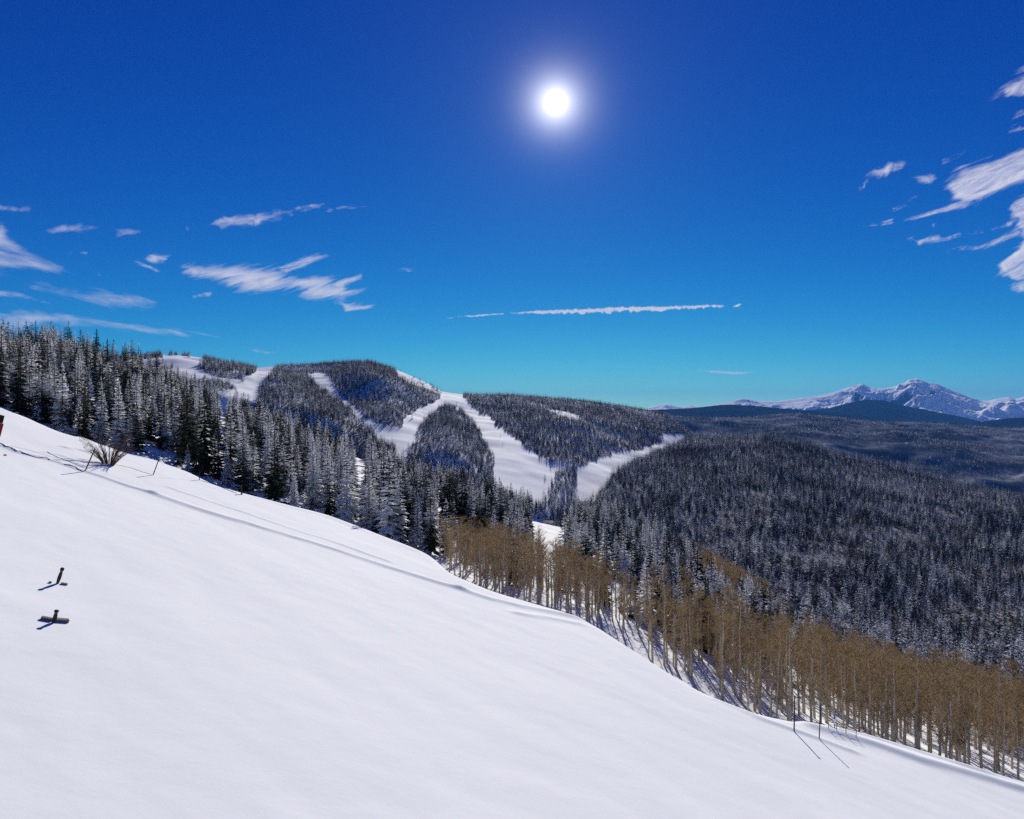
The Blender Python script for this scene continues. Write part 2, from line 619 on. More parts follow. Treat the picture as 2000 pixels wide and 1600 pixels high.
# ski runs, traced in the photograph and projected on the mountain
RUNS = [
    [(602, 728), (640, 728), (652, 750), (677, 784), (714, 815), (754, 834), (782, 834), (800, 809), (826, 793), (860, 781), (864, 757),
     (903, 757), (905, 792), (888, 793), (869, 793), (838, 815), (816, 834), (813, 858), (801, 877), (790, 925), (773, 925), (773, 874),
     (742, 861), (714, 827), (683, 800), (652, 778), (621, 753)],
    [(897, 757), (910, 785), (938, 806), (962, 820), (976, 837), (1004, 855), (1043, 883), (1081, 904), (1113, 907), (1118, 912), (1082, 928),
     (1062, 985), (1025, 975), (997, 962), (969, 952), (961, 890), (948, 862), (938, 837), (905, 803), (889, 799), (886, 775)],
    [(1127, 912), (1190, 890), (1239, 879), (1291, 865), (1291, 848), (1337, 850), (1320, 885), (1240, 925), (1200, 985), (1127, 985)],
    [(534, 700), (500, 722), (468, 750), (462, 790), (500, 790), (505, 756), (524, 738), (532, 722), (541, 704)],
    [(308, 690), (345, 694), (392, 694), (398, 706), (384, 718), (402, 736), (390, 748), (350, 728)],
]
GLADES = [
    [(765, 700), (800, 705), (830, 718), (865, 742), (905, 750), (905, 774), (866, 776), (820, 758), (778, 738)],
    [(1055, 797), (1090, 801), (1132, 811), (1130, 819), (1090, 811)],
    [(905, 752), (1120, 758), (1120, 769), (1000, 764), (905, 761)],
]


def run_mask(px, py):
    """inside a run; the edge of the wood is ragged"""
    m = np.zeros(np.shape(px), bool)
    px, py = px + 7 * fbm(px / 9, py / 9, 2, 51), py + 5 * fbm(px / 9, py / 9, 2, 52)
    for r in RUNS: m |= inside(px, py, r)
    return m


def run_dip(px, py):
    """the wooded knolls stand proud of the runs between them"""
    d = np.full(np.shape(px), 1e9)
    for r in RUNS[:3]:
        dd = dist_line(px, py, r, True)
        d = np.minimum(d, np.where(inside(px, py, r), 0.0, dd))
    return 26.0 * smooth(0, 75, d)


A_RIDGE = curve_sharp([(-300, 690), (250, 692), (310, 686), (345, 686), (400, 692), (500, 711), (530, 708), (640, 702), (720, 698), (780, 716), (830, 738),
                       (865, 757), (905, 763), (1000, 767), (1110, 773), (1200, 786), (1250, 794), (1300, 804), (1340, 832), (1380, 872), (1450, 900), (1700, 930)])
A_FOOT = curve([(-300, 800), (300, 790), (470, 830), (740, 910), (900, 960), (1000, 985), (1160, 1020), (1340, 1030), (1700, 1060)])
A_D0 = curve([(-300, 1200), (500, 1150), (800, 1000), (1000, 950), (1200, 1000), (1400, 1200), (1700, 1400)])
A_D1 = curve([(-300, 2000), (300, 2000), (600, 2200), (720, 2250), (870, 2100), (1100, 2350), (1330, 2700), (1700, 3000)])
LA = Layer(-200, 1650, A_FOOT, A_RIDGE, A_D0, A_D1, 11.0, ease=0.97, rough=(16.0, 260.0, 3), dip=run_dip)
mountain = LA.build("ski_mountain", M_SNOW_FAR, 520, 300)
tag(mountain, "forested ski mountain with white runs cut through the trees", "mountain", kind='structure')

B_RIDGE = curve([(1060, 985), (1150, 968), (1178, 955), (1186, 935), (1197, 918), (1225, 900), (1260, 883), (1305, 868), (1337, 853), (1400, 847),
                 (1500, 850), (1560, 862), (1640, 884), (1740, 905), (1850, 935), (2000, 966), (2400, 1060)])
B_FOOT = curve([(1060, 1030), (1180, 1040), (1300, 1090), (1500, 1190), (1700, 1300), (2000, 1380), (2400, 1480)])
B_D0 = curve([(1060, 900), (1180, 840), (1300, 720), (1500, 560), (1700, 450), (2000, 380), (2400, 350)])
B_D1 = curve([(1060, 1050), (1180, 1150), (1260, 1500), (1337, 1850), (1450, 2000), (1600, 1850), (2000, 1450), (2400, 1300)])
LB = Layer(1060, 2400, B_FOOT, B_RIDGE, B_D0, B_D1, 11.0, ease=0.98, rough=(13.0, 190.0, 8), back=0.35)
m, n, l, b = material("snow_in_tree_shade")
_f = noise_tex(n, l, 0.12, 6, 0.7)
l.new(ramp(n, l, _f, [(0.40, (0.10, 0.095, 0.095)), (0.62, (0.42, 0.43, 0.45))]), b.inputs['Base Color'])  # snow darkened in its base colour for the deep shade between the trees
b.inputs['Roughness'].default_value = 0.9
M_SHADED_SNOW = m
hill = LB.build("forested_hill", M_SHADED_SNOW, 420, 260)
tag(hill, "dark wooded rounded hill beyond the brown aspens", "hill", kind='structure')

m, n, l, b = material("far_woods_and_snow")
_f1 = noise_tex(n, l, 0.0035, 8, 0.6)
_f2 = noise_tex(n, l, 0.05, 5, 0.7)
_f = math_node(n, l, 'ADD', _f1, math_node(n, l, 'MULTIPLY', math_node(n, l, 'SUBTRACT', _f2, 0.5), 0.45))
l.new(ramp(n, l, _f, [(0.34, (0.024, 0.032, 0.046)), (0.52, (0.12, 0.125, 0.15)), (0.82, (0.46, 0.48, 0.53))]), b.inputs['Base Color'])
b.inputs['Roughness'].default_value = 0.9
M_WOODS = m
C_RIDGE = curve([(1150, 800), (1300, 806), (1380, 813), (1450, 811), (1500, 806), (1560, 803), (1620, 808), (1700, 815), (1760, 817), (1850, 822),
                 (1950, 829), (2000, 830), (2400, 835)])
C_FOOT = curve([(1150, 930), (1500, 960), (2000, 1060), (2400, 1100)])
LC = Layer(1150, 2400, C_FOOT, C_RIDGE, curve([(1150, 2600), (2400, 2000)]), curve([(1150, 5200), (1560, 6000), (2400, 7500)]), 24.0,
           ease=0.92, rough=(95.0, 900.0, 14), back=0.12, fine=22.0)
hills = LC.build("rolling_hills", M_WOODS, 420, 240)
tag(hills, "low rolling wooded hills in the blue distance", "hills", kind='structure')

M_FOREST_FAR = plain_material("distant_forest", (0.006, 0.009, 0.014), (0.016, 0.020, 0.028), 0.004, detail=8)
D1_RIDGE = curve([(1150, 812), (1270, 801), (1350, 797), (1420, 789), (1480, 793), (1560, 800), (1650, 808), (1750, 820), (2000, 835)])
LD1 = Layer(1150, 2000, curve([(1150, 830), (2000, 850)]), D1_RIDGE, curve([(0, 9500), (2400, 9500)]), curve([(0, 11500), (2400, 11500)]), 0.0,
            rough=(60.0, 1500.0, 4), back=0.2)
tag(LD1.build("far_wooded_ridge", M_FOREST_FAR, 260, 60), "flat blue wooded ridge in front of the snowy range", "ridge", kind='structure')
D2_RIDGE = curve_sharp([(1400, 822), (1500, 808), (1560, 803), (1620, 797), (1660, 786), (1690, 780), (1725, 781), (1770, 793), (1820, 802), (1880, 814),
                        (1940, 828), (2050, 840)])
LD2 = Layer(1400, 2050, curve([(1400, 830), (2050, 850)]), D2_RIDGE, curve([(0, 12000), (2400, 12000)]), curve([(0, 14500), (2400, 14500)]), 0.0,
            rough=(110.0, 1700.0, 5), back=0.3)
tag(LD2.build("dark_foothill", M_FOREST_FAR, 260, 80), "dark blue wooded foothill at the base of the highest peak", "foothill", kind='structure')
D3_RIDGE = curve([(1780, 845), (1860, 836), (1920, 823), (1970, 817), (2030, 814), (2150, 818), (2400, 830)])
LD3 = Layer(1780, 2400, curve([(1780, 850), (2400, 860)]), D3_RIDGE, curve([(0, 8500), (2400, 8500)]), curve([(0, 10500), (2400, 10500)]), 0.0,
            rough=(40.0, 1200.0, 6), back=0.25)
tag(LD3.build("distant_wooded_hill", M_FOREST_FAR, 200, 60), "small blue wooded hill at the frame edge below the peaks", "hill", kind='structure')

# the snowy range
m, n, l, b = material("alpine_snow_and_rock")
geom = n.new('ShaderNodeNewGeometry')
sx = n.new('ShaderNodeSeparateXYZ'); l.new(geom.outputs['Normal'], sx.inputs[0])
nz = noise_tex(n, l, 0.0016, 8, 0.62)
steep = math_node(n, l, 'ADD', sx.outputs['Z'], math_node(n, l, 'MULTIPLY', math_node(n, l, 'SUBTRACT', nz, 0.5), 0.9))
l.new(ramp(n, l, steep, [(0.55, (0.04, 0.045, 0.06)), (0.64, (0.89, 0.90, 0.90))]), b.inputs['Base Color'])
b.inputs['Roughness'].default_value = 0.8
M_ALP = m
E_RIDGE = curve_sharp([(1100, 812), (1200, 806), (1240, 801), (1262, 797), (1280, 794), (1300, 789), (1318, 794), (1335, 797), (1350, 793), (1365, 797), (1400, 792),
                       (1432, 784), (1460, 780), (1480, 783), (1500, 785), (1530, 783), (1560, 779), (1590, 776), (1620, 770), (1655, 760), (1686, 752),
                       (1700, 760), (1720, 760), (1745, 757), (1768, 749), (1778, 743), (1791, 740), (1803, 744), (1815, 749), (1832, 752), (1850, 761),
                       (1880, 772), (1915, 783), (1932, 783), (1950, 780), (1972, 778), (1985, 781), (2000, 777), (2040, 775), (2090, 785), (2200, 795), (2400, 805)])


class Range(Layer):
    def height(self, x, y):
        v0, v1, y0, y1 = self.params(x, y)
        t = (y - y0) / (y1 - y0)
        tc = np.clip(t, 0, 1)
        z0, z1 = v0 * y0, v1 * y1
        z = z0 + (z1 - z0) * tc ** 1.25
        over = np.maximum(y - y1, 0)
        z = z - over * 0.45
        h = np.maximum(z1 - z0, 50)
        rg = ridged(x / 1200 + 0.25 * fbm(x / 700, y / 700, 3, 2), y / 2000, 5, 71, 0.52)
        z = z + (rg - 0.62) * 0.95 * h * np.sin(np.pi * np.clip(t, 0, 1.0)) ** 0.7 + (rg - 0.5) * 0.10 * h * smooth(0.9, 1.0, t)
        return z


LE = Range(1100, 2400, curve([(1100, 832), (2400, 845)]), E_RIDGE, curve([(0, 13000), (2400, 13000)]), curve([(0, 22500), (2400, 22500)]), 0.0)
tag(LE.build("snowy_range", M_ALP, 620, 170, -0.1, 1.2), "jagged snow covered mountain range on the horizon", "mountains", kind='structure')

# valley floor reaching to the horizon
gx = np.linspace(-42000, 42000, 90); gy = np.linspace(-3000, 46000, 90)
GX, GY = np.meshgrid(gx, gy)
GZ = -430 + 60 * fbm(GX / 4000, GY / 4000, 3, 40) + 0 * GX
tag(mesh_obj("valley_ground", np.stack([GX, GY, GZ], -1).reshape(-1, 3), grid_faces(90, 90), M_FOREST_FAR, smooth_shade=True),
    "wooded valley floor far below", "ground", kind='structure')


# ------------------------------------------------------------------ tree builders
def spruce_mesh(name, rng, levels, per, blades, radius=0.19, skirt=0.06, gappy=0.1, droop=0.35):
    """crown of a spruce one unit tall: whorls of drooping, ragged branch sprays"""
    mb = MB()
    lean = rng.uniform(-0.012, 0.012)
    for i in range(levels):
        t = i / (levels - 1)
        z0 = skirt + (1 - skirt) * t ** 0.92
        rad = radius * (1 - t) ** 0.78 * rng.uniform(0.82, 1.12) + 0.012
        nb = max(3, int(round(per * (1 - 0.55 * t))))
        a0 = rng.uniform(0, 6.28)
        for k in range(nb):
            if rng.random() < gappy: continue
            a = a0 + 6.283 * k / nb + rng.uniform(-0.35, 0.35)
            L = rad * rng.uniform(0.62, 1.18)
            d = Vector((math.cos(a), math.sin(a), 0)); s = Vector((-math.sin(a), math.cos(a), 0))
            z = z0 + rng.uniform(-0.5, 0.5) / levels
            root = Vector((lean * z, 0, z))
            dr = droop * L * rng.uniform(0.7, 1.3) * (1 - 0.9 * t)
            tip = root + d * L + Vector((0, 0, -dr + 0.25 * L * t))
            mid = root + d * L * 0.55 + Vector((0, 0, -dr * 0.30 + 0.02 * L))
            w = L * rng.uniform(0.20, 0.30) + 0.004
            # the main spray: a folded leaf with the two halves hanging
            hang = Vector((0, 0, -w * 0.55))
            mb.quad(root, mid + s * w + hang, tip, mid)
            mb.quad(root, mid, tip, mid - s * w + hang)
            for j in range(blades):
                q = rng.uniform(0.3, 0.95)
                p = root.lerp(mid, q / 0.55) if q < 0.55 else mid.lerp(tip, (q - 0.55) / 0.45)
                sg = rng.choice((-1, 1))
                bl = L * rng.uniform(0.18, 0.36) * (1.25 - q)
                dirn = (s * sg * rng.uniform(0.5, 1.0) + d * rng.uniform(0.2, 0.8) + Vector((0, 0, -rng.uniform(0.2, 0.9)))).normalized()
                e = p + dirn * bl
                o = d.cross(dirn).normalized() * bl * 0.20
                mb.tri(p + o, p - o, e)
    # leading shoot
    for k in range(3):
        a = 2.1 * k
        o = Vector((math.cos(a), math.sin(a), 0)) * 0.010
        mb.tri(Vector((0, 0, 0.94)) + o, Vector((0, 0, 0.94)) - o, Vector((lean, 0, 1.015)))
    return mb


def spruce_trunk(rng):
    return MB().tube([(0, 0, -0.06), (0, 0, 0.12), (0, 0, 0.55), (0, 0, 0.96)], [0.017, 0.0145, 0.009, 0.002], 6)


def aspen_parts(rng, twigs=420, limbs=15, fork=False):
    """trunk and bare crown of an aspen one unit tall"""
    tr = MB(); tw = MB()
    bend = [Vector((0, 0, -0.05))]
    off = Vector((0, 0, 0))
    for i in range(1, 8):
        off = off + Vector((rng.uniform(-0.010, 0.010), rng.uniform(-0.010, 0.010), 0))
        bend.append(Vector((off.x, off.y, i / 7 * 0.97)))
    tr.tube(bend, [0.0155, 0.0142, 0.013, 0.0112, 0.0092, 0.007, 0.0045, 0.0015], 6)

    def on_trunk(t):
        f = t / 0.97 * 7; i = min(int(f), 6)
        return bend[i].lerp(bend[i + 1], f - i)

    def blade(p, q, w):
        dv = (q - p)
        o = dv.orthogonal().normalized()
        o = (Matrix.Rotation(rng.uniform(0, 6.28), 3, dv.normalized()) @ o) * w
        tw.tri(p + o, p - o, q)

    ends = []
    for i in range(limbs):
        t = rng.uniform(0.16, 0.93)
        p = on_trunk(t)
        a = rng.uniform(0, 6.283)
        L = (0.09 + 0.14 * max(0.0, 1 - abs(t - 0.52) / 0.45)) * rng.uniform(0.7, 1.25)
        up = rng.uniform(0.5, 1.3)
        d = Vector((math.cos(a), math.sin(a), up)).normalized()
        m = p + d * L * 0.5 + Vector((0, 0, -0.01))
        q = m + (d + Vector((rng.uniform(-.3, .3), rng.uniform(-.3, .3), 0.35))).normalized() * L * 0.55
        tw.tube([p, m, q], [0.0042, 0.0028, 0.0010], 4, cap=False)
        ends.append((p, m, q))
    for i in range(twigs):
        p, m, q = rng.choice(ends)
        s = rng.random() ** 0.7
        r0 = p.lerp(m, s * 2) if s < 0.5 else m.lerp(q, s * 2 - 1)
        if rng.random() < 0.18:
            r0 = on_trunk(rng.uniform(0.25, 0.96))
        a = rng.uniform(0, 6.283)
        d = Vector((math.cos(a), math.sin(a), rng.uniform(-0.1, 1.5))).normalized()
        L = rng.uniform(0.03, 0.085)
        e = r0 + d * L
        blade(r0, e, 0.0019)
        for _ in range(2):
            s2 = rng.uniform(0.3, 0.9)
            r1 = r0.lerp(e, s2)
            d2 = (d + Vector((rng.uniform(-.8, .8), rng.uniform(-.8, .8), rng.uniform(-.2, .6)))).normalized()
            blade(r1, r1 + d2 * L * rng.uniform(0.3, 0.6), 0.0014)
    return tr, tw


rng = random.Random(11)
SPRUCE = []
for i in range(8):
    c = spruce_mesh("crown", rng, rng.choice((24, 27, 30)), rng.choice((8, 9)), 4, radius=rng.uniform(0.16, 0.215),
                    skirt=rng.uniform(0.03, 0.10), gappy=rng.uniform(0.05, 0.22), droop=rng.uniform(0.3, 0.6))
    SPRUCE.append((spruce_trunk(rng).mesh("trunk", M_BARK), c.mesh("crown", M_NEEDLE)))
ASPEN = []
for i in range(8):
    t_, w_ = aspen_parts(rng, rng.randint(300, 400), rng.randint(16, 22))
    ASPEN.append((t_.mesh("trunk", M_ASPEN), w_.mesh("crown", M_TWIG)))


def proto(mb, name, mats):
    """a source for scattered woods; not linked to the scene itself"""
    me = bpy.data.meshes.new(name)
    v, f, mi = [], [], []
    for (part, k) in mb:
        o = len(v)
        if isinstance(part, MB):
            pv, pf = part.v, part.f
        else:
            pv = [tuple(q.co) for q in part.vertices]; pf = [tuple(q.vertices) for q in part.polygons]
        v += pv; f += [tuple(o + i for i in q) for q in pf]; mi += [k] * len(pf)
    me.from_pydata(v, [], f)
    for mm in mats: me.materials.append(mm)
    me.polygons.foreach_set('material_index', mi)
    return bpy.data.objects.new(name, me)


P_NEAR = [proto([(SPRUCE[i][0], 0), (SPRUCE[i][1], 1)], "spruce", [M_BARK, M_NEEDLE]) for i in range(8)]
P_FAR = []
for i in range(6):
    c = spruce_mesh("far_spruce", rng, 11, 6, 1, radius=rng.uniform(0.15, 0.20), skirt=0.05, gappy=0.08, droop=0.5)
    P_FAR.append(proto([(c, 0)], "far_spruce", [M_NEEDLE_FAR]))
P_TINY = []
for i in range(4):
    c = spruce_mesh("tiny_spruce", rng, 6, 5, 0, radius=rng.uniform(0.20, 0.26), skirt=0.05, gappy=0.0, droop=0.5)
    P_TINY.append(proto([(c, 0)], "tiny_spruce", [M_NEEDLE_FAR]))
P_ASPEN = [proto([(ASPEN[i][0], 0), (ASPEN[i][1], 1)], "aspen", [M_ASPEN, M_TWIG]) for i in range(8)]


def scatter(name, pts, size, width, protos, label, cat):
    """one wood: a cloud of points that carries a tree on each"""
    n_ = len(pts)
    me = bpy.data.meshes.new(name)
    me.vertices.add(n_)
    me.vertices.foreach_set('co', np.ascontiguousarray(pts, np.float32).ravel())
    sc3 = np.stack([size * width, size * width, size], -1).astype(np.float32)
    rot = np.zeros((n_, 3), np.float32)
    rot[:, 2] = RNG.uniform(0, 6.283, n_); rot[:, 0] = RNG.normal(0, 0.02, n_); rot[:, 1] = RNG.normal(0, 0.02, n_)
    a = me.attributes.new('tree_scale', 'FLOAT_VECTOR', 'POINT'); a.data.foreach_set('vector', sc3.ravel())
    a = me.attributes.new('tree_turn', 'FLOAT_VECTOR', 'POINT'); a.data.foreach_set('vector', rot.ravel())
    a = me.attributes.new('tree_kind', 'INT', 'POINT'); a.data.foreach_set('value', RNG.integers(0, len(protos), n_).astype(np.int32))
    o = link(bpy.data.objects.new(name, me))
    ng = bpy.data.node_groups.new(name + "_trees", 'GeometryNodeTree')
    ng.interface.new_socket('Geometry', in_out='INPUT', socket_type='NodeSocketGeometry')
    ng.interface.new_socket('Geometry', in_out='OUTPUT', socket_type='NodeSocketGeometry')
    nn, ll = ng.nodes, ng.links
    gi, go = nn.new('NodeGroupInput'), nn.new('NodeGroupOutput')
    iop = nn.new('GeometryNodeInstanceOnPoints')
    jg = nn.new('GeometryNodeJoinGeometry')
    for p in protos:
        oi = nn.new('GeometryNodeObjectInfo')
        oi.inputs['Object'].default_value = p
        oi.inputs['As Instance'].default_value = True
        ll.new(oi.outputs['Geometry'], jg.inputs[0])
    iop.inputs['Pick Instance'].default_value = True

    def att(nm, ty):
        q = nn.new('GeometryNodeInputNamedAttribute'); q.data_type = ty
        q.inputs['Name'].default_value = nm
        return q.outputs['Attribute']
    ll.new(gi.outputs[0], iop.inputs['Points'])
    ll.new(jg.outputs[0], iop.inputs['Instance'])
    ll.new(att('tree_kind', 'INT'), iop.inputs['Instance Index'])
    ll.new(att('tree_turn', 'FLOAT_VECTOR'), iop.inputs['Rotation'])
    ll.new(att('tree_scale', 'FLOAT_VECTOR'), iop.inputs['Scale'])
    ll.new(iop.outputs[0], go.inputs[0])
    md = o.modifiers.new('trees', 'NODES'); md.node_group = ng
    return tag(o, label, cat, kind='stuff')


def jitter_grid(x0, x1, y0, y1, step):
    gx = np.arange(x0, x1, step); gy = np.arange(y0, y1, step)
    X, Y = np.meshgrid(gx, gy)
    X = X + RNG.uniform(-0.5, 0.5, X.shape) * step; Y = Y + RNG.uniform(-0.5, 0.5, Y.shape) * step
    return X.ravel(), Y.ravel()


# ------------------------------------------------------------------ the spur's trees
# white openings between the trees and the brown aspen stands, traced in the photograph (feet of the trees)
OPEN = [
    [(1030, 968), (1070, 972), (1112, 990), (1100, 1022), (1085, 1035), (1045, 1030)],
    [(848, 988), (872, 990), (866, 1030), (852, 1030)],
    [(425, 768), (446, 775), (444, 822), (428, 825)],
    [(690, 870), (720, 878), (716, 905), (690, 900)],
]
ASPEN_ZONE = [
    [(848, 1092), (900, 1080), (990, 1088), (1030, 1130), (1100, 1160), (1110, 1215), (1000, 1185), (880, 1140)],
    [(1060, 1160), (1120, 1168), (1220, 1202), (1330, 1260), (1450, 1296), (1600, 1326), (1750, 1370), (2000, 1430), (2300, 1500), (2400, 1700),
     (2000, 1545), (1800, 1480), (1640, 1425), (1560, 1440), (1440, 1400), (1310, 1330), (1180, 1245), (1060, 1200)],
    [(1335, 1092), (1400, 1112), (1540, 1188), (1560, 1225), (1470, 1195), (1380, 1150)],
]

X, Y = jitter_grid(-230, 130, 30, 330, 2.35)
U = X / Y
_, yb, ya, yc = near_profile(U, Y)
Z = near_height(X, Y)
PX, PY = project(X, Y, Z)
ok = (Y > ya - 1.0) & (Y < yc + 14) & (PX > -260) & (PX < 2260)
asp = np.zeros(len(X), bool)
for z_ in ASPEN_ZONE: asp |= inside(PX, PY, z_)
asp |= (PX > 1640)
opn = np.zeros(len(X), bool)
hpx = F * 8.0 / Y
for z_ in OPEN:
    for k_ in (0.0, 0.35, 0.7, 1.0): opn |= inside(PX, PY - k_ * hpx, z_)
clump = fbm(X / 14, Y / 14, 3, 88)
# the wood is thinner and snowier above the aspens
thin_wood = inside(PX, PY, [(1290, 1060), (1340, 1060), (1580, 1190), (1620, 1260), (1480, 1230), (1300, 1150)])
mixed = asp & (PX < 1330) & (RNG.random(len(X)) < 0.05)
keep_s = ok & (~asp | mixed) & ~opn & (RNG.random(len(X)) < np.where(thin_wood, 0.20, np.clip(0.50 + 1.05 * clump, 0.06, 0.92)))
front = (Y - ya)
keep_s &= ~((front < 3) & (RNG.random(len(X)) < 0.35))
sx_, sy_, sz_ = X[keep_s], Y[keep_s], Z[keep_s]
s_px, s_py = PX[keep_s], PY[keep_s]
s_h = np.clip(RNG.normal(8.2, 1.7, len(sx_)) + 1.2 * clump[keep_s], 3.2, 12.5)
s_h = np.where(RNG.random(len(sx_)) < 0.12, s_h * 0.55, s_h)
s_h = np.where((s_px > 800) & (Y[keep_s] < 130), s_h * 0.9, s_h)
in_view = (s_px > -15) & (s_px < 2010)
order = np.argsort(-(s_h / sy_) * in_view)
one = order[:300]
rest = order[300:]


ORD = "first second third fourth fifth sixth seventh eighth ninth tenth eleventh twelfth thirteenth fourteenth fifteenth sixteenth seventeenth eighteenth nineteenth twentieth".split()
ORD += ["twenty-" + w for w in ORD[:9]] + ["thirtieth"] + ["thirty-" + w for w in ORD[:9]] + ["fortieth"] + ["forty-" + w for w in ORD[:9]] + ["fiftieth"] + ["fifty-" + w for w in ORD[:9]] + ["sixtieth"] + ["sixty-" + w for w in ORD[:9]]


def pick(px, marks):
    for x, w in marks:
        if px < x: return w


def beside(px):
    return pick(px, [(60, "by the red sign"), (170, "above the bare bush"), (260, "behind the bare bush"), (340, "behind the leaning post"),
                     (450, "above the short stake"), (560, "by the dark stump"), (680, "above the long snow bank"),
                     (800, "above the mid slope"), (860, "beside the first aspens"), (1000, "behind the reddish aspens"),
                     (1110, "below the white clearing"), (1300, "behind the aspen stand"), (1450, "beside the far aspens"), (9999, "among the aspens")])


def number(groups):
    """(group, px) of each thing -> how many-th of its group it is, counted from the left"""
    out = {}
    for g in set(k for k, _, _ in groups.values()):
        mem = sorted((px, i) for i, (k, px, _) in groups.items() if k == g)
        for r_, (_, i) in enumerate(mem): out[i] = ORD[min(r_, len(ORD) - 1)]
    return out


def plant(kind, protos, x, y, z, h, w, rz, label, cat, group):
    e = empty(kind, (x, y, z), rz)
    e.scale = (h * w, h * w, h)
    tag(e, label, cat, group)
    t_, c_ = protos
    for nm, me in (("trunk", t_), ("crown", c_)):
        link(bpy.data.objects.new(nm, me), e)
    return e


info = {}
for i in map(int, one):
    rowdist = sy_[i] - np.interp(sx_[i] / sy_[i], _u_axis, _ya)
    row = "in the front row" if rowdist < 5 else ("in the second row" if rowdist < 12 else "deep in the wood")
    info[i] = ("spruces %s %s" % (row, beside(s_px[i])), s_px[i], row)
nth = number(info)
for i, (grp, _, row) in info.items():
    size = "tall" if s_h[i] > 9.2 else ("small" if s_h[i] < 6.3 else "mid-sized")
    lab = "%s frosted spruce, %s from left %s %s" % (size, nth[i], row, beside(s_px[i]))
    plant("spruce_tree", SPRUCE[random.randrange(8)], sx_[i], sy_[i], sz_[i] - 0.1, s_h[i], random.uniform(0.85, 1.2), random.uniform(0, 6.28), lab,
          "spruce tree", grp)
pts = np.stack([sx_[rest], sy_[rest], sz_[rest] - 0.1], -1)
scatter("spruce_forest", pts, s_h[rest], RNG.uniform(0.85, 1.2, len(rest)), P_NEAR, "dense frosted spruce forest covering the spur behind the front trees", "forest")
print("spur spruces", len(sx_))

# aspens
Xa, Ya = jitter_grid(-40, 150, 30, 330, 1.25)
Ua = Xa / Ya
_, yb, ya, yc = near_profile(Ua, Ya)
Za = near_height(Xa, Ya)
PXa, PYa = project(Xa, Ya, Za)
asp = np.zeros(len(Xa), bool)
for z_ in ASPEN_ZONE: asp |= inside(PXa, PYa, z_)
asp |= (PXa > 1640)
ka = asp & (Ya > ya - 2.0) & (Ya < yc + 12) & (PXa < 2300)
gaps = np.clip(0.85 + 1.1 * fbm(Xa / 7, Ya / 7, 2, 91), 0.15, 1.2)
dens = np.where(PXa < 1010, 0.46, np.where(PXa < 1340, 0.42, 0.42)) * gaps
ka &= RNG.random(len(Xa)) < dens
ax_, ay_, az_, a_px, a_py = Xa[ka], Ya[ka], Za[ka], PXa[ka], PYa[ka]
a_h = np.clip(RNG.normal(7.6, 1.1, len(ax_)), 4.5, 10.5) * np.where(a_px < 1010, 0.72, np.where(a_px < 1250, 0.86, 1.0))
in_view = (a_px > -15) & (a_px < 2010)
order = np.argsort(-((a_h / ay_) * in_view))
one, rest = order[:300], order[300:]


def aspen_place(px):
    return pick(px, [(1010, "in the reddish clump"), (1130, "at the thin upper end"), (1260, "where the edge steepens"), (1380, "behind the snow brow"),
                     (1480, "beyond the steep edge"), (1600, "beside the thin poles"), (1700, "above the track start"), (1850, "above the mid track"),
                     (9999, "above the lower track")])


info = {}
for i in map(int, one):
    rd = ay_[i] - np.interp(ax_[i] / ay_[i], _u_axis, _ya)
    row = "in front" if rd < 4 else ("in the second row" if rd < 10 else "in the rear")
    info[i] = ("aspens %s %s" % (row, aspen_place(a_px[i])), a_px[i], row)
nth = number(info)
for i, (grp, _, row) in info.items():
    size = "tall" if a_h[i] > 8.2 else ("short" if a_h[i] < 6.2 else "slender")
    lab = "%s bare aspen, %s from left %s %s" % (size, nth[i], row, aspen_place(a_px[i]))
    plant("aspen_tree", ASPEN[random.randrange(8)], ax_[i], ay_[i], az_[i] - 0.05, a_h[i], random.uniform(0.85, 1.25), random.uniform(0, 6.28), lab,
          "aspen tree", grp)
pts = np.stack([ax_[rest], ay_[rest], az_[rest] - 0.05], -1)
scatter("aspen_forest", pts, a_h[rest], RNG.uniform(0.9, 1.25, len(rest)), P_ASPEN, "dense bare brown aspen stand behind the nearest trunks", "forest")
print("aspens", len(ax_))


# ------------------------------------------------------------------ far woods
def layer_wood(L, x0, x1, y0, y1, step, keep, size, protos, name, label, tmax=1.06):
    X, Y = jitter_grid(x0, x1, y0, y1, step)
    u = X / Y
    m = (u > L.u[0]) & (u < L.u[-1])
    X, Y = X[m], Y[m]
    v0, v1, d0, d1 = L.params(X, Y)
    t = (Y - d0) / (d1 - d0)
    m = (t > -0.02) & (t < tmax)
    X, Y, t = X[m], Y[m], t[m]
    Z = L.height(X, Y)
    px, py = project(X, Y, Z)
    m = (px > -120) & (px < 2140) & keep(px, py, X, Y, t)
    X, Y, Z = X[m], Y[m], Z[m]
    s = size(len(X)) * (1 + 0.38 * fbm(X / 70, Y / 70, 3, 12)) * RNG.choice([0.6, 1.0, 1.0, 1.0, 1.12], len(X))
    print(name, len(X))
    return scatter(name, np.stack([X, Y, Z - 0.3], -1), s, RNG.uniform(0.85, 1.35, len(X)), protos, label, "forest")


def keep_a(px, py, X, Y, t):
    k = ~run_mask(px, py) | (RNG.random(len(px)) < 0.001)
    g = np.zeros(len(px), bool)
    for q in GLADES: g |= inside(px, py, q)
    k &= ~(g & (RNG.random(len(px)) < 0.92))
    # open, patchy ground high on the far side
    patchy = (px < 480) & (fbm(X / 70, Y / 70, 3, 61) < -0.12)
    k &= ~patchy
    k &= RNG.random(len(px)) < np.clip(0.85 + 0.5 * fbm(X / 50, Y / 50, 2, 31), 0.3, 1)
    return k


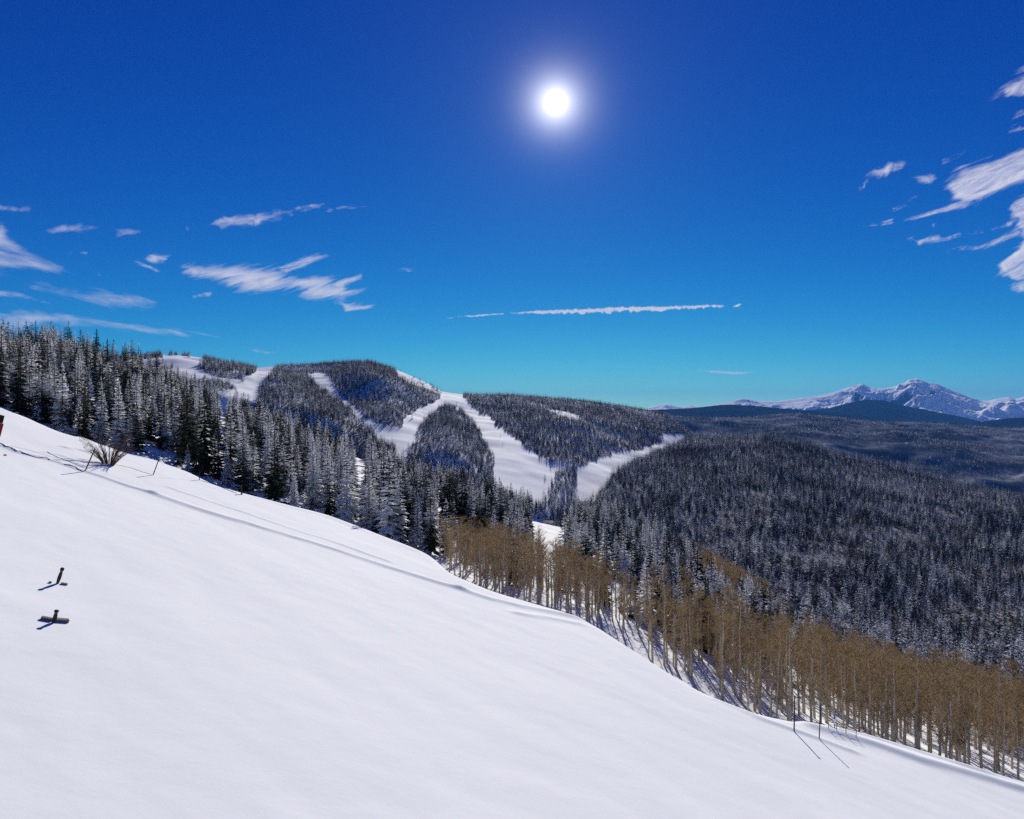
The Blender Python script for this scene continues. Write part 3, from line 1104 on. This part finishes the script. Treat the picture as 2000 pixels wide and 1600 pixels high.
layer_wood(LA, -1000, 1300, 900, 2950, 4.1, keep_a, lambda k: np.clip(RNG.normal(10.5, 2.0, k), 5, 16), P_FAR, "mountain_forest",
           "dark spruce forest covering the ski mountain between the runs")
layer_wood(LB, 50, 1500, 340, 2100, 4.1, lambda px, py, X, Y, t: RNG.random(len(px)) < np.clip(0.80 + 0.9 * fbm(X / 55, Y / 55, 3, 33), 0.12, 1),
           lambda k: np.clip(RNG.normal(12.3, 2.8, k), 5, 19), P_FAR, "hill_forest", "dense snow dusted forest covering the dark rounded hill")
layer_wood(LC, 200, 6000, 2000, 7600, 12.0, lambda px, py, X, Y, t: RNG.random(len(px)) < np.clip(0.42 + 1.3 * fbm(X / 320, Y / 320, 3, 35), 0.05, 0.95),
           lambda k: np.clip(RNG.normal(17, 3, k), 8, 26), P_TINY, "distant_forest", "hazy purple blue forest covering the low rolling hills", 1.02)

# ------------------------------------------------------------------ the bare bush
bp = ground_at(213, 908)
rng = random.Random(5)
bush = empty("bare_bush", bp)
tag(bush, "leafless brown willow bush on the snow beside the leaning rope post", "bush")
stems = MB(); tw = MB()
for i in range(44):
    a = rng.uniform(0, 6.283); lean = rng.uniform(0.15, 1.05)
    d = Vector((math.cos(a) * lean, math.sin(a) * lean * 0.7, 1)).normalized()
    L = rng.uniform(2.0, 4.0) * (0.75 if lean > 0.8 else 1)
    p0 = Vector((math.cos(a) * 0.25, math.sin(a) * 0.25, -0.25))
    p1 = p0 + d * L * 0.45
    p2 = p1 + (d + Vector((math.cos(a) * 0.25, math.sin(a) * 0.25, -0.1))).normalized() * L * 0.35
    p3 = p2 + (d + Vector((math.cos(a) * .6, math.sin(a) * .6, -0.1))).normalized() * L * 0.25
    stems.tube([p0, p1, p2, p3], [0.038, 0.028, 0.018, 0.006], 5)
    for j in range(9):
        s = rng.uniform(0.25, 1.0)
        q = (p0.lerp(p1, s * 2.2) if s < 0.45 else (p1.lerp(p2, (s - .45) / .35) if s < 0.8 else p2.lerp(p3, (s - .8) / .2)))
        e = q + (d * 0.8 + Vector((rng.uniform(-.9, .9), rng.uniform(-.9, .9), rng.uniform(-.1, .7)))).normalized() * rng.uniform(0.25, 0.8)
        tw.tube([q, q.lerp(e, 0.5) + Vector((0, 0, .03)), e], [0.013, 0.009, 0.004], 4, cap=False)
stems.build("stems", M_BUSH, bush)
tw.build("twigs", M_BUSH, bush)

# ------------------------------------------------------------------ rope posts, ropes, stakes, poles and sign
SLOPE_N = Vector((-GA, -GB, 1)).normalized()


def leaning(base_px, top_px, thick, name, label, cat, group=None, mat=M_POST, cap=True, buried=0.35):
    """a post whose foot and head are seen at two pixels; it stands in the plane across the view"""
    b0 = ground_at(*base_px)
    u, v = ray(*top_px)
    top = Vector((float(u) * b0.y, b0.y, float(v) * b0.y)) - b0
    e = empty(name, b0)
    tag(e, label, cat, group)
    ax = top.normalized()
    MB().tube([ax * -buried, ax * 0.02, top * 0.5, top], [thick * 1.05, thick, thick * 0.97, thick * 0.9], 8).build("post", mat, e)
    if cap:
        MB().tube([top - ax * 0.02, top + ax * thick * 1.2, top + ax * thick * 2.0], [thick * 1.25, thick * 1.35, thick * 0.7], 8).build("cap", mat, e)
    return e, b0, top


e1, q1, t1 = leaning((167, 919), (184, 880), 0.055, "rope_post", "dark leaning post beside the bare bush", "post", "posts along the rope line")
e2, q2, t2 = leaning((299, 928), (311, 895), 0.05, "rope_post", "thin leaning post on open snow between bush and spruces", "post", "posts along the rope line")
e3, q3, t3 = leaning((389, 938), (390, 924), 0.05, "rope_post", "short dark stake below the lone spruce trunk", "post", "posts along the rope line")
e4, q4, t4 = leaning((472, 966), (472, 950), 0.09, "tree_stump", "short dark stump at the snow edge below the spruces", "stump", mat=M_BARK, cap=False)


def rope(points, r, label, name="rope"):
    c = Vector(points[0])
    mb = MB().tube([Vector(p) - c for p in points], [r] * len(points), 5)
    o = mb.build(name, M_ROPE)
    o.location = c
    return tag(o, label, "rope")


def snow_points(pixels, lift=0.02, sub=4):
    out = []
    pts = []
    for i in range(len(pixels) - 1):
        for k in range(sub):
            s = k / sub
            pts.append((pixels[i][0] * (1 - s) + pixels[i + 1][0] * s, pixels[i][1] * (1 - s) + pixels[i + 1][1] * s))
    pts.append(pixels[-1])
    for p in pts:
        g = ground_at(*p); out.append(g + Vector((0, 0, lift)))
    return out


def sag(a, b, d, n=9):
    return [a.lerp(b, i / (n - 1)) - Vector((0, 0, d * 4 * (i / (n - 1)) * (1 - i / (n - 1)))) for i in range(n)]


rope(snow_points([(-40, 860), (0, 868), (22, 874), (45, 887), (75, 895), (105, 898), (135, 909), (160, 918)]), 0.022,
     "dark rope lying on the snow from the frame edge to the leaning post")
rope(snow_points([(92, 884), (112, 893), (138, 903), (164, 914)]), 0.016, "thin loose rope end lying beside the leaning post")
rope(snow_points([(228, 908), (255, 914), (278, 922), (296, 927)]), 0.014, "thin rope lying on the snow between the bush and the second post")
rope(sag(q2 + t2 * 0.97, q3 + t3 * 0.9, 0.25), 0.014, "thin sagging rope between the second post and the short stake")
rope(snow_points([(392, 939), (410, 944), (432, 952), (462, 964)]), 0.02, "dark rope running from the short stake to the stump")


def stake(base_px, top_px, left_px, right_px, label, depth):
    b0 = ground_at(*base_px)
    u, v = ray(*top_px)
    top = Vector((float(u) * b0.y, b0.y, float(v) * b0.y)) - b0
    e = empty("snow_stake", b0)
    tag(e, label, "stake", "wooden stakes half buried in the slope")
    ax = top.normalized()
    th = 0.068
    MB().tube([ax * -0.5, ax * 0.0, top * 0.35, top * 0.62, top * 0.80], [th * 0.8, th * 0.85, th * 1.25, th * 1.1, th * 0.75], 8).build("post", M_POST, e)
    MB().tube([top * 0.62, top * 0.80], [th * 0.86, th * 0.90], 8).build("band", M_ORANGE, e)
    MB().tube([top * 0.79, top * 0.86, top * 0.96, top * 1.0], [th * 0.9, th * 1.3, th * 1.3, th * 0.8], 8).build("head", M_POST, e)
    for a_, nm in ((left_px, "board"), (right_px, "board")):
        p, q, wd = a_
        g0 = ground_at(*p) - b0; g1 = ground_at(*q) - b0
        dirv = (g1 - g0); L = dirv.length
        X_ = dirv.normalized(); Z_ = SLOPE_N; Y_ = Z_.cross(X_).normalized(); Z_ = X_.cross(Y_)
        M = Matrix((X_, Y_, Z_)).transposed()
        MB().box((g0 + g1) / 2 + Z_ * (depth), L, wd, 0.16, M).build(nm, M_BOARD, e)
    return e


stake((112, 1140), (122.5, 1109), ((95, 1138.5), (100, 1139), 0.10), ((119, 1141), (131, 1142.5), 0.16),
      "upper leaning wooden stake with orange band and almost buried boards", -0.01)
stake((105, 1216), (111, 1191.5), ((79.5, 1209), (102, 1213), 0.18), ((107, 1213), (133, 1215), 0.22),
      "lower dark wooden stake standing behind two grey boards on the snow", 0.03)

leaning((1600, 1444), (1603, 1378), 0.035, "trail_pole", "thin bare pole in the snow at the start of the track", "pole", "poles by the lower track")
leaning((1551, 1425), (1552, 1362), 0.045, "trail_pole", "brown pole in the snow just above the start of the track", "pole", "poles by the lower track")
pb = ground_at(1630, 1421)
mk = empty("marker_post", pb)
tag(mk, "short white marker post with a blue top among the aspens", "marker post")
MB().tube([(0, 0, -0.3), (0, 0, 0.0), (0, 0, 0.62)], [0.06, 0.06, 0.06], 8).build("post", M_WHITE, mk)
MB().tube([(0, 0, 0.60), (0, 0, 0.82), (0, 0, 0.86)], [0.068, 0.068, 0.04], 8).build("cap", M_BLUE, mk)
# drooping net fence in the hollow of the track
net = empty("net_fence", ground_at(1640, 1434))
tag(net, "low sagging grey net fence standing in the snowy track", "fence")
top_pts = []
for i, (px_, py_) in enumerate([(1618, 1427), (1634, 1432), (1652, 1438), (1672, 1445)]):
    g = ground_at(px_, py_) - net.location
    hh = (0.55, 0.50, 0.62, 0.5)[i]
    MB().tube([g - Vector((0, 0, 0.3)), g, g + Vector((0.03, 0, hh))], [0.022, 0.022, 0.018], 6).build("picket", M_POST, net)
    top_pts.append((g, hh))
for f_ in (0.25, 0.6, 0.95):
    w = MB()
    for (a_, ha), (b_, hb) in zip(top_pts[:-1], top_pts[1:]):
        w.tube(sag(a_ + Vector((0, 0, ha * f_)), b_ + Vector((0, 0, hb * f_)), 0.05, 6), [0.009] * 6, 4)
    w.build("wire", M_ROPE, net)

sp_ = ground_at(-6, 852)
sign = empty("trail_sign", sp_)
tag(sign, "red trail sign with dark header cut off by the frame edge", "sign")
lx = Vector((0.30, 0, 0.95)).normalized()
MB().tube([lx * -0.4, lx * 1.9], [0.05, 0.05], 8).build("post", M_POST, sign)
sc_ = sp_.y / F
M_ = Matrix.Rotation(R(14), 3, 'Y')
MB().box((0.0, -0.08, 1.05 * 30 * sc_ * 0.45), 22 * sc_, 0.05, 26 * sc_, M_).build("panel", M_RED, sign)
MB().box((0.12, -0.085, 1.05 * 30 * sc_ * 0.45 + 21 * sc_), 23 * sc_, 0.06, 15 * sc_, M_).build("header", M_BLACK, sign)
ds = ground_at(10, 890)
MB_ = MB().tube([(-0.14, 0, 0.0), (-0.05, 0, 0.06), (0.06, 0.02, 0.05), (0.14, 0, 0.01)], [0.03, 0.06, 0.05, 0.02], 6).build("dead_branch", M_POST)
MB_.location = ds
tag(MB_, "small dark broken branch lying on the open snow", "branch")


# ------------------------------------------------------------------ clouds
def cloud_material(name, density, sx, sy, lo, hi, turn, contrast):
    m = bpy.data.materials.new(name); m.use_nodes = True
    n, l = m.node_tree.nodes, m.node_tree.links
    n.clear()
    at = n.new('ShaderNodeAttribute'); at.attribute_name = 'fibre'
    dn = n.new('ShaderNodeAttribute'); dn.attribute_name = 'body'
    mp = n.new('ShaderNodeMapping')
    mp.inputs['Rotation'].default_value = (0, 0, turn)
    mp2 = n.new('ShaderNodeMapping')
    mp2.inputs['Scale'].default_value = (sx, sy, 1)
    l.new(at.outputs['Vector'], mp.inputs['Vector']); l.new(mp.outputs[0], mp2.inputs['Vector'])
    t = n.new('ShaderNodeTexNoise'); t.inputs['Scale'].default_value = 1.0
    t.inputs['Detail'].default_value = 8; t.inputs['Roughness'].default_value = 0.6; t.inputs['Distortion'].default_value = 0.9
    l.new(mp2.outputs[0], t.inputs['Vector'])
    # the body thins towards its rim, so the fibres of the rim break up first
    fib = math_node(n, l, 'MULTIPLY_ADD', t.outputs['Fac'], contrast, 0.5 - 0.5 * contrast)
    s = math_node(n, l, 'ADD', fib, math_node(n, l, 'MULTIPLY', math_node(n, l, 'SUBTRACT', dn.outputs['Fac'], 1.0), 0.9 if contrast > 1.5 else 0.58))
    mr = n.new('ShaderNodeMapRange'); mr.interpolation_type = 'SMOOTHSTEP'
    mr.inputs['From Min'].default_value = lo; mr.inputs['From Max'].default_value = hi; mr.inputs['To Max'].default_value = density
    l.new(s, mr.inputs['Value'])
    tl = n.new('ShaderNodeBsdfTranslucent'); tl.inputs['Color'].default_value = (0.99, 0.99, 0.99, 1)
    df = n.new('ShaderNodeBsdfDiffuse'); df.inputs['Color'].default_value = (0.99, 0.99, 0.99, 1)
    ad = n.new('ShaderNodeMixShader'); ad.inputs[0].default_value = 0.06
    l.new(tl.outputs[0], ad.inputs[1]); l.new(df.outputs[0], ad.inputs[2])
    tr = n.new('ShaderNodeBsdfTransparent')
    mx = n.new('ShaderNodeMixShader')
    l.new(mr.outputs[0], mx.inputs[0]); l.new(tr.outputs[0], mx.inputs[1]); l.new(ad.outputs[0], mx.inputs[2])
    o = n.new('ShaderNodeOutputMaterial'); l.new(mx.outputs[0], o.inputs['Surface'])
    return m


def cloud(polys, label, density, feather, sx, sy, lo=0.38, hi=0.62, turn=0.0, alt=5200.0, seed=0, step=5.0, layers=3, gap=35.0, contrast=2.3, name="cirrus_cloud", group="thin high clouds"):
    xs = [p[0] for q in polys for p in q]; ys_ = [p[1] for q in polys for p in q]
    mg = step + 30 * min(1.0, feather / 14)
    gx = np.arange(min(xs) - mg, max(xs) + mg, step); gy = np.arange(min(ys_) - mg / 2, max(ys_) + mg / 2, step)
    PX, PY = np.meshgrid(gx, gy)
    ca, sa = math.cos(turn), math.sin(turn)
    along = (PX * ca - PY * sa); across = (PX * sa + PY * ca)
    w1 = fbm(along / 80, across / 22, 4, 300 + seed, 0.55) * min(1.0, feather / 14)
    w2 = fbm(along / 80 + 40, across / 22 + 9, 4, 400 + seed, 0.55) * min(1.0, feather / 14)
    QX, QY = PX + 30 * w1 * ca + 8 * w2 * sa, PY - 30 * w1 * sa + 8 * w2 * ca
    body = np.zeros(PX.shape)
    for q in polys:
        d = dist_line(QX, QY, q, True)
        ins = inside(QX, QY, q)
        fe = min(feather, max(1.15 * float(d[ins].max()), 1.5)) if np.any(ins) else feather
        sd = np.where(ins, d, -d)
        body = np.maximum(body, smooth(-0.45 * fe, fe, sd))
    keep = (body[:-1, :-1] + body[1:, :-1] + body[:-1, 1:] + body[1:, 1:]) > 0.02
    u, v = ray(PX, PY)
    V, Fc, B, T = [], [], [], []
    c0 = None
    for k in range(layers):
        y = alt / v
        P = np.stack([u * y, y, np.full_like(y, alt + gap * k)], -1).reshape(-1, 3)
        if c0 is None:
            c0 = P.mean(0); c0[2] = alt
        base = k * PX.size
        V.append(P - c0); Fc.append(grid_faces(*PX.shape, keep) + base); B.append(body.ravel())
        T.append(np.stack([PX / 100 + k * 3.1 + seed * 9.7, PY / 100 + k * 5.3, np.full(PX.shape, seed * 3.3 + k * 0.35)], -1).reshape(-1, 3))
    V = np.concatenate(V); Fc = np.concatenate(Fc)
    used, inv = np.unique(Fc, return_inverse=True)
    me_o = mesh_obj(name, V[used], inv.reshape(-1, 4).astype(np.int32), cloud_material(name, density, sx, sy, lo, hi, turn, contrast))
    me = me_o.data
    a = me.attributes.new('body', 'FLOAT', 'POINT'); a.data.foreach_set('value', np.concatenate(B)[used].astype(np.float32))
    a = me.attributes.new('fibre', 'FLOAT_VECTOR', 'POINT'); a.data.foreach_set('vector', np.concatenate(T)[used].astype(np.float32).ravel())
    me_o.location = c0
    return tag(me_o, label, "cloud", group)


cloud([[(330, 546), (345, 522), (362, 508), (430, 512), (500, 521), (545, 518), (590, 528), (640, 544), (680, 548), (700, 566), (700, 596), (650, 592), (610, 594),
        (570, 580), (540, 585), (490, 579), (440, 572), (380, 556)], [(540, 524), (600, 503), (652, 493), (640, 507), (600, 522), (570, 534)],
       [(640, 552), (690, 538), (725, 528), (715, 545), (670, 566)], [(660, 572), (729, 556), (722, 571), (680, 588)], [(650, 585), (748, 590), (736, 604), (690, 607)],
       [(366, 578), (410, 572), (408, 579), (380, 583)]],
      "large wispy white cloud with feathered tail at mid left of the sky", 0.81, 26, 0.9, 6.0, 0.08, 1.05, R(16), seed=1, step=3.0)
cloud([[(244, 510), (275, 514), (324, 534), (310, 537), (272, 524)], [(270, 510), (310, 500), (346, 506), (336, 516), (305, 520)]],
      "small bright hook of cloud touching the big wispy cloud", 0.70, 10, 1.2, 3.5, 0.08, 1.05, R(-12), seed=2, step=2.5)
cloud([[(412, 442), (440, 420), (500, 416), (560, 409), (570, 424), (500, 444), (440, 454)], [(540, 422), (575, 406), (630, 402), (625, 410), (580, 420)], [(620, 412), (735, 403), (700, 410), (640, 417)],
       [(368, 448), (388, 438), (392, 440), (375, 452)]],
      "slim speckled streak of cloud above the big wispy cloud", 0.55, 14, 2.4, 5.0, 0.08, 1.05, R(9), seed=3, step=3)
cloud([[(-80, 425), (20, 428), (28, 455), (60, 480), (110, 512), (150, 540), (80, 545), (-80, 535)],
       [(0, 540), (70, 545), (150, 560), (230, 566), (280, 570), (330, 588), (300, 609), (220, 611), (130, 590), (60, 570)], [(-60, 565), (40, 575), (90, 590), (30, 588), (-60, 576)]],
      "soft violet grey cloud bank cut by the frame edge", 0.43, 30, 0.7, 4.0, 0.08, 1.05, R(-14), seed=4)
cloud([[(-80, 598), (100, 608), (250, 628), (400, 648), (470, 662), (505, 668), (430, 672), (380, 670), (300, 662), (200, 652),
        (100, 648), (-80, 660)], [(440, 672), (500, 680), (558, 689), (510, 694), (460, 682)]], "long pale cloud band just above the spruce ridge", 0.58, 22, 0.5, 3.2, 0.08, 1.05, R(-11), seed=5)
cloud([[(85, 450), (120, 440), (180, 442), (205, 452), (150, 462), (100, 462)], [(215, 455), (265, 450), (275, 460), (230, 468)], [(125, 495), (165, 492), (165, 500), (130, 500)],
       [(-40, 398), (60, 402), (72, 415), (-40, 414)], [(175, 540), (210, 532), (208, 540), (182, 545)]],
      "faint broken shreds of cloud above the violet bank", 0.29, 12, 1.6, 3.6, 0.08, 1.05, R(8), seed=6, step=3)
cloud([[(1848, 392), (1846, 352), (1880, 322), (1950, 300), (2000, 286), (2080, 262), (2080, 345), (1985, 378), (1920, 402), (1870, 412)],
       [(1752, 436), (1800, 420), (1860, 400), (1930, 388), (1900, 410), (1850, 422), (1790, 432)], [(1672, 444), (1750, 432), (1748, 440), (1710, 446)]],
      "broad bright cloud sheet with a long thin tail", 0.81, 24, 0.9, 5.5, 0.08, 1.05, R(22), seed=7, step=3.0)
cloud([[(1768, 468), (1850, 460), (1920, 450), (1990, 425), (1970, 450), (1880, 466), (1810, 478)], [(1810, 500), (1860, 484), (1920, 476), (1990, 440), (2000, 470), (1930, 495), (1870, 502)],
       [(1960, 430), (1975, 400), (2020, 372), (2090, 345), (2090, 600), (2000, 582), (1950, 520), (1985, 470)], [(1924, 542), (1960, 528), (2010, 515), (2010, 545), (1960, 546)],
       [(1942, 580), (1960, 558), (2010, 545), (2010, 584), (1965, 584)]],
      "ragged many fingered cloud at the frame edge below the bright sheet", 0.78, 20, 1.1, 5.5, 0.08, 1.05, R(24), seed=8, step=3.0)
cloud([[(1688, 358), (1690, 345), (1712, 320), (1740, 318), (1770, 320), (1762, 338), (1735, 350), (1712, 357)], [(1676, 372), (1690, 352), (1698, 352), (1686, 370)]],
      "small puffed cloud standing apart from the bright sheet", 0.64, 16, 2.4, 3.6, 0.08, 1.05, R(20), seed=9, step=2.5)
cloud([[(1918, 218), (1930, 192), (1965, 168), (2000, 150), (2080, 110), (2080, 190), (1990, 205), (1975, 185), (1940, 205)], [(1965, 150), (2000, 128), (2060, 96), (2060, 130), (1990, 148)],
       [(1958, 236), (1990, 215), (2060, 200), (2060, 230), (1985, 236)], [(1966, 252), (2000, 238), (2080, 225), (2080, 285), (2000, 264)]],
      "torn grey cloud in the upper corner of the sky", 0.67, 18, 1.2, 5.5, 0.08, 1.05, R(30), seed=10, step=3.0)
cloud([[(1780, 350), (1815, 340), (1830, 348), (1822, 362), (1790, 358)], [(1828, 322), (1880, 300), (1888, 304), (1840, 326)], [(1765, 395), (1788, 384), (1790, 392), (1770, 400)],
       [(1815, 441), (1832, 439), (1830, 444)], [(1726, 418), (1780, 396), (1770, 404), (1735, 420)]],
      "tiny cloud flecks between the puff and the bright sheet", 0.46, 8, 2.0, 3.4, 0.08, 1.05, R(18), seed=11, step=2.5)
cloud([[(1330, 725), (1390, 725), (1440, 727), (1490, 728), (1440, 733), (1390, 731)]], "faint thin streak of cloud above the snowy range", 0.55, 5, 0.5, 2.0, 0.0, 0.4, 0.0,
      seed=12, step=2.0, alt=4000.0)
cloud([[(765, 528), (790, 524), (812, 528), (795, 533)]], "single tiny cloud fleck beside the feathered tail", 0.43, 6, 1.5, 3.0, 0.08, 1.05, 0, seed=14, step=2.5)


def trail(pts, seed):
    """outline of a stretch of contrail: narrow, with knobs hanging below"""
    r_ = random.Random(seed)
    up, dn = [], []
    x = pts[0][0]
    while x <= pts[-1][0]:
        c = float(np.interp(x, [p[0] for p in pts], [p[1] for p in pts])); h = float(np.interp(x, [p[0] for p in pts], [p[2] for p in pts]))
        up.append((x, c - h * r_.uniform(0.55, 1.0))); dn.append((x, c + h * r_.uniform(0.45, 1.35)))
        x += r_.uniform(3.0, 6.0)
    return up + dn[::-1]


cloud([trail([(868, 623, 0.9), (900, 619, 1.6), (950, 616, 2.2), (985, 613, 1.6)], 1), trail([(996, 613, 1.8), (1060, 610, 4.0), (1110, 608, 5.2), (1160, 607, 6.6), (1200, 606, 6.8), (1250, 604, 6.0),
       (1300, 602.5, 5.0), (1350, 600.5, 4.4), (1390, 599, 4.0), (1416, 598, 3.2)], 2), [(1428, 600), (1442, 594), (1449, 595), (1440, 600), (1430, 602)]],
      "long straight knobbly white contrail across the blue sky", 0.88, 3.4, 10.0, 14.0, -0.10, 0.85, 0.0, seed=13, step=1.4, gap=10.0, contrast=2.4, name="contrail", group="condensation trails")

# ------------------------------------------------------------------ haze
hz = MB().box((0, 22000, 500), 88000, 52000, 2300)
m = bpy.data.materials.new("haze"); m.use_nodes = True
n, l = m.node_tree.nodes, m.node_tree.links
n.clear()
pv = n.new('ShaderNodeVolumePrincipled')
pv.inputs['Color'].default_value = (0.09, 0.36, 1.0, 1)
pv.inputs['Density'].default_value = 2.2e-5
pv.inputs['Anisotropy'].default_value = 0.0
o_ = n.new('ShaderNodeOutputMaterial'); l.new(pv.outputs[0], o_.inputs['Volume'])
tag(hz.build("haze", m), "thin blue haze in the air", "haze", kind='stuff')
